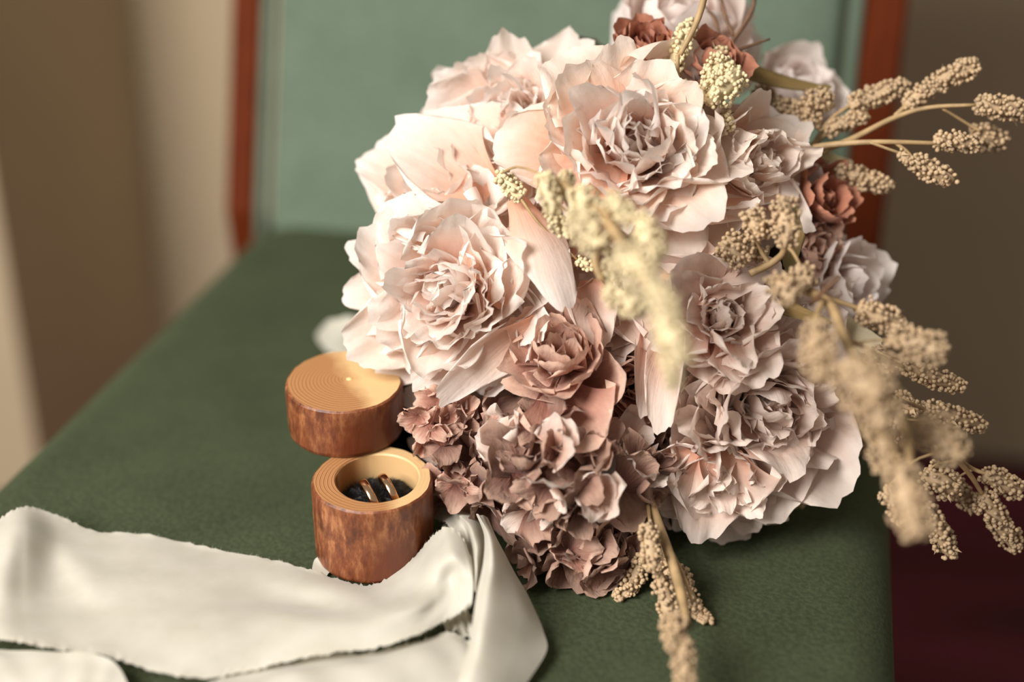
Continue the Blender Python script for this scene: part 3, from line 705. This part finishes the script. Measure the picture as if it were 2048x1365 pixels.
sig(p_big, M_blush_warm, [
    ((1130, 310, .670), (990, 290, .670), 200, (-.2, .3), -.5, .6), ((1220, 250, .680), (1130, 170, .690), 170, (-.1, .5), -.4, .6), ((1300, 240, .690), (1280, 130, .695), 120, (.0, .4), .3, .7), ((1180, 250, .690), (1215, 110, .715), 130, (.0, .3), -.3, .6),
    ((1310, 240, .685), (1400, 170, .690), 170, (.2, .5), -.5, .6), ((1300, 350, .655), (1340, 440, .650), 190, (.1, .1), -.6, .7), ((1200, 370, .650), (1170, 470, .650), 170, (-.1, .1), -.6, .6), ((1330, 300, .660), (1430, 330, .665), 150, (.3, .4), .7, .9)])
sig(p_right, M_blush_warm, [
    ((1400, 330, .680), (1595, 285, .690), 180, (.35, .4), -.5, .5), ((1370, 390, .665), (1590, 380, .680), 150, (.2, .6), -.4, .7), ((1330, 430, .660), (1520, 425, .665), 120, (.1, .7), -.3, .8),
    ((1420, 300, .690), (1550, 235, .695), 150, (.3, .6), -.5, .5), ((1330, 560, .655), (1510, 400, .655), 90, (-.3, .5), .5, 1.3), ((1330, 570, .660), (1390, 440, .655), 90, (-.4, .2), .5, 1.3)])
sig(p_low, M_lilac, [
    ((1480, 700, .660), (1640, 655, .670), 130, (.2, .4), -.5, .5), ((1530, 740, .670), (1705, 800, .685), 170, (.4, .3), -.5, .5), ((1540, 800, .675), (1660, 890, .690), 150, (.4, -.1), -.5, .5),
    ((1450, 850, .660), (1600, 915, .665), 130, (.2, .4), -.5, .7), ((1350, 650, .660), (1325, 860, .650), 120, (-.35, .0), -.6, 1.5), ((1290, 650, .665), (1285, 830, .655), 100, (.3, .0), -.5, 1.3), ((1430, 720, .655), (1530, 740, .650), 110, (.1, .5), -.8, .7)])
sig(p_mid, M_lilac, [((1360, 600, .660), (1530, 560, .655), 120, (.1, .6), -.6, .6), ((1180, 560, .66), (1200, 690, .655), 120, (-.2, .3), -.5, .7), ((1240, 600, .67), (1330, 700, .66), 120, (-.1, .1), -.5, .7)])
sig(p_base, M_lilac, [((1440, 900, .660), (1440, 1035, .670), 250, (.0, .1), -.4, .7), ((1380, 900, .66), (1340, 980, .67), 150, (-.3, .1), -.5, .7), ((1450, 960, .69), (1430, 1068, .692), 230, (.0, .0), -.5, .4), ((1500, 950, .69), (1560, 1035, .697), 150, (.3, -.1), -.5, .4)])
sig(p_dusty, M_dusty, [((1115, 775, .655), (1165, 895, .628), 240, (-.1, .8), .7, .8), ((1160, 790, .665), (1015, 775, .650), 110, (-.1, .5), -.6, .9), ((1150, 770, .665), (1238, 760, .640), 190, (-.5, .2), .9, .8), ((1120, 760, .67), (1095, 630, .655), 130, (.1, .1), -.4, .6), ((1130, 740, .66), (1150, 680, .640), 90, (.1, .3), -.5, .6)])
one_petal('leaf', (1455, 140, .695), (1655, 168, .700), 66, (.0, .9), M_olive, 'olive brown leaf at the top right', .5, .7, .03, 1, 0, None, .01, .9, .2, .01, 1)
one_petal('leaf', (1520, 600, .66), (1660, 645, .64), 50, (.2, .5), M_olive, 'small olive leaf at the right', .2, .7, .02, 1, 0, None, .01, .9, .2, .01, 2)
one_petal('leaf', (1640, 300, .71), (1700, 400, .71), 110, (.5, .1), M_beige, 'ivory petal at the right behind the rust rose', .4, .7, .04, 1, 0, None, .02, .5, .2, .01, 3)
one_petal('leaf', (1600, 640, .69), (1760, 690, .68), 90, (.5, .1), M_beige, 'ivory leaf at the lower right', .4, .6, .04, 1, 0, None, .02, .5, .2, .01, 4)
one_petal('leaf', (1225, 105, .73), (1152, 72, .725), 55, (-.2, .6), M_green, 'curled dark green leaf at the top', 1.6, 1.0, .03, 1, 0, None, .02, .6, .3, .01, 5)
one_petal('leaf', (1592, 410, .665), (1578, 535, .655), 60, (.3, .1), M_olive, None, .4, .6, .04, 1, 0, None, .02, .5, .2, .01, 6)

# dark ball added inside so no light passes between heads, and the stems behind
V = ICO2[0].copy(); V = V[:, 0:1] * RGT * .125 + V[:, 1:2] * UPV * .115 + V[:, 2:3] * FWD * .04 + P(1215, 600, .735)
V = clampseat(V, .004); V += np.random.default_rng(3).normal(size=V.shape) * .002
mesh_obj('gap_filler', clampseat(V, .002), ICO2[1], M_filler, bouquet)
st = []
hb = P(1215, 640, .74)
for k in range(16):
    rg = np.random.default_rng(k); a = hb + RGT * rg.normal() * .03 + UPV * rg.normal() * .02
    m_ = np.array([.06, .80, SZ + .030]) + rg.normal(size=3) * .006; e = np.array([.07, .90, SZ + .016]) + rg.normal(size=3) * np.array([.014, .01, .005])
    st.append(tube([a, m_, e], [.0022, .0022, .0022], 10, 6))
V, F = join(st); sb = mesh_obj('stem_bundle', V, F, M_greenstem, bouquet)
V, F = tube([np.array([.06, .795, SZ + .032]), np.array([.0645, .84, SZ + .026])], [.019, .018], 8, 20); mesh_obj('stem_wrap', V, F, M_silk, bouquet)

# seed sprigs
def seed_head(a, b, wpx, mat, parent, seed, nb=165, ico=ICO1, bead=5.0, bend=0.):
    rg = np.random.default_rng(seed); A_, B_ = P(*a), P(*b); d = (a[2] + b[2]) / 2; L = np.linalg.norm(B_ - A_); R = wpx / 2 * 1.2 * d / FPX; br = bead * d / FPX
    ax = nrm(B_ - A_); x = nrm(np.cross(ax, [.2, .3, .9])); y = np.cross(ax, x); side = nrm(np.cross(ax, FWD))
    parts = []; ph = rg.uniform(0, 6.28, 4)
    mid = (A_ + B_) / 2 + side * bend * L
    spine = catmull([A_, mid, B_], 40)
    nb = int(nb * (L / .030) * (R / .0065))
    for i in range(nb):
        s = (i + rg.random()) / nb; an = i * 2.39996 + rg.normal() * .4
        env = (min(1, .45 + s / .18) if s < .12 else 1) * (1 - .5 * max(0, (s - .72) / .28) ** 1.8)
        lump = .9 + .09 * math.sin(s * 20 + ph[0] + 2 * math.sin(an + ph[1])) + .07 * math.sin(2 * an + ph[2] + s * 9)
        rr = (R - br) * env * lump * (1 if rg.random() < .85 else rg.uniform(.4, .9))
        f = s * 38.99; k = int(f); c = spine[k] * (1 - f + k) + spine[k + 1] * (f - k)
        p = c + rr * (math.cos(an) * x + math.sin(an) * y) + ax * rg.normal() * br * .5
        if p[2] < SZ + br: p[2] = SZ + br
        parts.append(sphere(p, br * rg.uniform(.75, 1.2), ico))
    nseg = 8; V, F = tube([spine[0], spine[20], spine[39]], [R * .35, R * .6, R * .3], 8, 8); parts.append((V, F))
    for i in range(3):                                   # a few papery bracts
        s = rg.random(); k = int(s * 39); an = rg.random() * 6.28; o_ = math.cos(an) * x + math.sin(an) * y
        p = spine[k] + o_ * R * .6; tip = p + nrm(o_ + ax * .8) * br * 3.5; w = nrm(np.cross(ax, o_)) * br * .9
        parts.append(([p - w, p + w, tip, p + o_ * br * .3], [(0, 1, 2), (0, 3, 2), (1, 2, 3)]))
    V, F = join(parts); o = mesh_obj('seed_head', V, F, mat, None); o.parent = parent
    return o
def sprig(label, stems, heads, mat=None, smat=None, seed=0):
    mat = mat or M_seed; tubes = [tube([P(*p) for p in pts], [r * .70 / FPX for r in rad], 16, 7) for pts, rad in stems]
    samp = np.vstack([catmull([P(*p) for p in pts], 24) for pts, rad in stems])
    for h in heads:                                       # every head hangs on its own little stalk
        A_, B_ = P(*h[0]), P(*h[1]); q = samp[np.argmin(np.linalg.norm(samp - A_, axis=1))]
        if np.linalg.norm(q - A_) > .0025: tubes.append(tube([q, (q + A_) / 2 - nrm(B_ - A_) * np.linalg.norm(q - A_) * .12, A_], [.00075, .0006, .0006], 8, 6))
        samp = np.vstack([samp, catmull([A_, B_], 8)])
    V, F = join(tubes)
    s = mesh_obj('seed_sprig', V, F, smat or M_stem, bouquet); s['label'] = label
    for i, h in enumerate(heads):
        a, b, w = h[:3]; seed_head(a, b, w, h[4] if len(h) > 4 else mat, s, seed * 100 + i, bend=h[3] if len(h) > 3 else 0.)
    return s
D = .675
sprig('straw seed sprig reaching out at the upper right', [
    ([(1560, 310, .69), (1660, 290, .685), (1760, 284, D), (1880, 287, D)], [7.5, 6.5, 5, 4]),
    ([(1600, 320, .69), (1700, 280, .69), (1790, 235, .69), (1860, 215, .685), (1950, 210, .68)], [6.5, 6.5, 5.5, 4.5, 3.5]),
    ([(1885, 217, .685), (1935, 248, .69), (1960, 262, .69)], [3, 3, 3]),
    ([(1790, 232, .69), (1825, 200, .69), (1870, 170, .69)], [5, 4, 4]),
    ([(1790, 285, D), (1815, 305, D), (1835, 330, D)], [4, 4, 3]),
    ([(1740, 285, D), (1790, 303, D), (1805, 308, D)], [3, 3, 2]),
    ([(1620, 300, .70), (1660, 240, .70), (1710, 205, .70)], [5, 4, 3]),
    ([(1580, 320, .70), (1640, 330, .70), (1680, 345, .70)], [4, 3, 3])], [
    ((1700, 212, .70), (1815, 168, .70), 46), ((1868, 168, .69), (1957, 128, .69), 46), ((1812, 212, .69), (1868, 168, .69), 40),
    ((1952, 206, .68), (2065, 226, .68), 50), ((1868, 284, D), (1960, 292, D), 42, .05), ((1945, 268, .695), (2010, 285, .70), 52),
    ((1825, 318, D), (1906, 360, D), 46, -.05), ((1796, 306, D), (1822, 326, D), 24), ((1672, 335, .70), (1784, 374, .70), 44, -.03), ((1650, 262, .70), (1735, 228, .70), 36)], seed=1)
sprig('straw seed sprig rising at the top', [
    ([(1420, 290, .665), (1400, 240, .66), (1412, 165, .66), (1430, 110, .67)], [8, 7, 6, 5]),
    ([(1360, 110, .66), (1395, 40, .655), (1412, -20, .65)], [5, 6, 7]),
    ([(1405, 260, .66), (1360, 170, .66), (1355, 110, .66)], [5, 4, 4])], [
    ((1340, 155, .675), (1385, 40, .67), 44, .04), ((1440, 120, .67), (1425, 205, .655), 60), ((1480, 140, .65), (1415, 205, .65), 66), ((1400, 205, .67), (1355, 175, .68), 50),
    ((1412, 265, .66), (1465, 235, .66), 46), ((1430, 120, .68), (1446, 92, .68), 34), ((1330, 110, .69), (1335, 165, .69), 34)], M_seedpale, seed=2)
sprig('drooping straw seed sprig behind the top right rose', [
    ([(1620, 330, .70), (1600, 260, .70), (1560, 235, .70)], [7, 6, 4]), ([(1600, 310, .70), (1650, 270, .70), (1680, 240, .70)], [7, 5, 4])], [
    ((1515, 178, .71), (1545, 225, .705), 44), ((1530, 215, .705), (1600, 225, .70), 52), ((1590, 225, .70), (1662, 190, .70), 52), ((1600, 235, .70), (1640, 250, .70), 44),
    ((1560, 240, .705), (1610, 262, .705), 40), ((1655, 330, .705), (1610, 318, .705), 26)], seed=3)
sprig('blurred pale seed sprig hanging across the middle', [
    ([(1200, 420, .58), (1240, 480, .56), (1290, 560, .54), (1330, 640, .53)], [9, 9, 8, 6]), ([(1205, 560, .6), (1190, 520, .6), (1200, 480, .6)], [8, 7, 6]),
    ([(1130, 370, .6), (1180, 410, .58), (1220, 430, .57)], [6, 6, 6])], [
    ((1000, 348, .655), (1042, 398, .65), 40), ((1088, 345, .60), (1108, 425, .60), 46), ((1135, 340, .61), (1130, 400, .61), 38), ((1160, 420, .58), (1195, 500, .57), 72), ((1215, 400, .58), (1260, 440, .57), 56),
    ((1240, 500, .55), (1300, 560, .54), 74), ((1215, 580, .58), (1290, 620, .57), 62), ((1300, 560, .53), (1345, 640, .52), 66), ((1320, 620, .52), (1365, 730, .51), 64),
    ((1165, 375, .59), (1175, 470, .58), 64), ((1275, 430, .57), (1315, 520, .56), 60), ((1250, 470, .60), (1225, 560, .60), 60), ((1330, 690, .52), (1350, 780, .52), 44), ((1155, 520, .65), (1185, 535, .65), 26), ((1140, 430, .62), (1150, 480, .62), 40), ((1100, 400, .62), (1120, 470, .63), 36)], M_seedpale, seed=4)
sprig('stubby seed clusters right of the middle', [
    ([(1500, 548, .64), (1545, 525, .64), (1568, 500, .635), (1560, 460, .63)], [7, 7, 6, 4]), ([(1540, 530, .64), (1520, 500, .64), (1505, 470, .64)], [5, 4, 4])], [
    ((1500, 420, .63), (1525, 480, .63), 54), ((1570, 395, .62), (1575, 495, .62), 56), ((1445, 480, .64), (1500, 520, .64), 62), ((1505, 500, .645), (1535, 515, .645), 40), ((1600, 530, .61), (1610, 580, .61), 50),
    ((1545, 560, .60), (1590, 600, .59), 56)], seed=5)
sprig('long drooping seed sprig at the lower right', [
    ([(1600, 575, .62), (1660, 610, .60), (1690, 680, .58), (1730, 760, .56)], [9, 9, 9, 7]), ([(1620, 585, .62), (1680, 605, .62), (1740, 625, .62)], [6, 5, 4]),
    ([(1645, 600, .60), (1630, 650, .58), (1640, 690, .57)], [6, 5, 4]), ([(1690, 680, .60), (1740, 700, .62), (1790, 740, .64)], [5, 4, 4]),
    ([(1720, 740, .58), (1790, 810, .58), (1815, 870, .57), (1820, 930, .56)], [9, 9, 8, 6]), ([(1740, 830, .57), (1755, 890, .57), (1770, 960, .57)], [6, 5, 4]),
    ([(1800, 800, .62), (1850, 820, .65), (1900, 850, .665)], [4, 4, 3]), ([(1900, 900, .63), (1940, 935, .66), (1975, 950, .66)], [5, 4, 4]), ([(1910, 915, .64), (1940, 950, .65), (1965, 990, .66)], [5, 5, 4]),
    ([(1730, 720, .63), (1780, 725, .64), (1810, 735, .65)], [4, 4, 3])], [
    ((1715, 615, .62), (1805, 655, .62), 58), ((1780, 680, .60), (1893, 705, .585), 72), ((1805, 728, .65), (1928, 775, .66), 42, -.03), ((1635, 650, .57), (1640, 760, .55), 74),
    ((1690, 730, .55), (1770, 800, .54), 120), ((1750, 780, .55), (1760, 860, .54), 96), ((1770, 860, .57), (1780, 950, .57), 74), ((1850, 815, .65), (1968, 855, .66), 44), ((1790, 790, .65), (1840, 825, .65), 38),
    ((1840, 840, .58), (1925, 920, .57), 78), ((1800, 930, .54), (1835, 1080, .53), 78), ((1775, 975, .63), (1815, 1050, .63), 50), ((1850, 1010, .64), (1903, 1115, .65), 46),
    ((1850, 945, .65), (1915, 985, .65), 60), ((1905, 970, .67), (1950, 1015, .68), 44), ((1968, 950, .66), (2042, 985, .66), 52), ((1962, 990, .66), (2035, 1100, .67), 50), ((1690, 860, .71), (1740, 900, .71), 48),
    ((1560, 910, .71), (1598, 1012, .71), 42), ((1760, 830, .68), (1800, 880, .68), 50), ((1740, 700, .66), (1790, 740, .66), 44)], seed=6)
sprig('seed sprig lying on the seat below the bouquet', [
    ([(1300, 1000, .655), (1325, 1070, .64), (1355, 1160, .625), (1375, 1250, .60)], [8, 9, 10, 7]), ([(1325, 1070, .64), (1370, 1160, .63), (1385, 1210, .62)], [5, 4, 3]), ([(1296, 1010, .65), (1300, 1050, .64)], [4, 3])], [
    ((1298, 1048, .63), (1305, 1145, .625), 42), ((1290, 1110, .655), (1232, 1205, .65), 42, .08), ((1318, 1150, .635), (1348, 1260, .625), 44), ((1352, 1130, .65), (1415, 1262, .635), 44, -.04),
    ((1345, 1230, .59), (1350, 1300, .575), 52), ((1365, 1280, .58), (1372, 1400, .56), 50), ((1330, 1120, .66), (1340, 1160, .655), 40), ((1340, 1010, .69), (1385, 1035, .69), 34)], seed=7)
for grp in ([([(1440, 140, .70), (1450, 105, .70), (1500, 30, .70), (1510, -10, .70)], [4, 5, 5, 4]), ([(1446, 110, .70), (1430, 40, .70), (1405, 10, .70)], [4, 4, 3]),
             ([(1468, 75, .70), (1450, 30, .70), (1440, -10, .70)], [4, 4, 4])], [([(1450, 130, .69), (1480, 100, .69), (1540, 78, .69)], [4, 4, 2])],
            [([(1600, 300, .71), (1612, 240, .71)], [4, 3])], [([(1620, 610, .60), (1655, 575, .59), (1680, 550, .59)], [5, 3, 2])]):
    V, F = join([tube([P(*p) for p in pts], [r * .7 / FPX for r in rad], 12, 7) for pts, rad in grp])
    mesh_obj('twig', V, F, M_brownstem, bouquet)
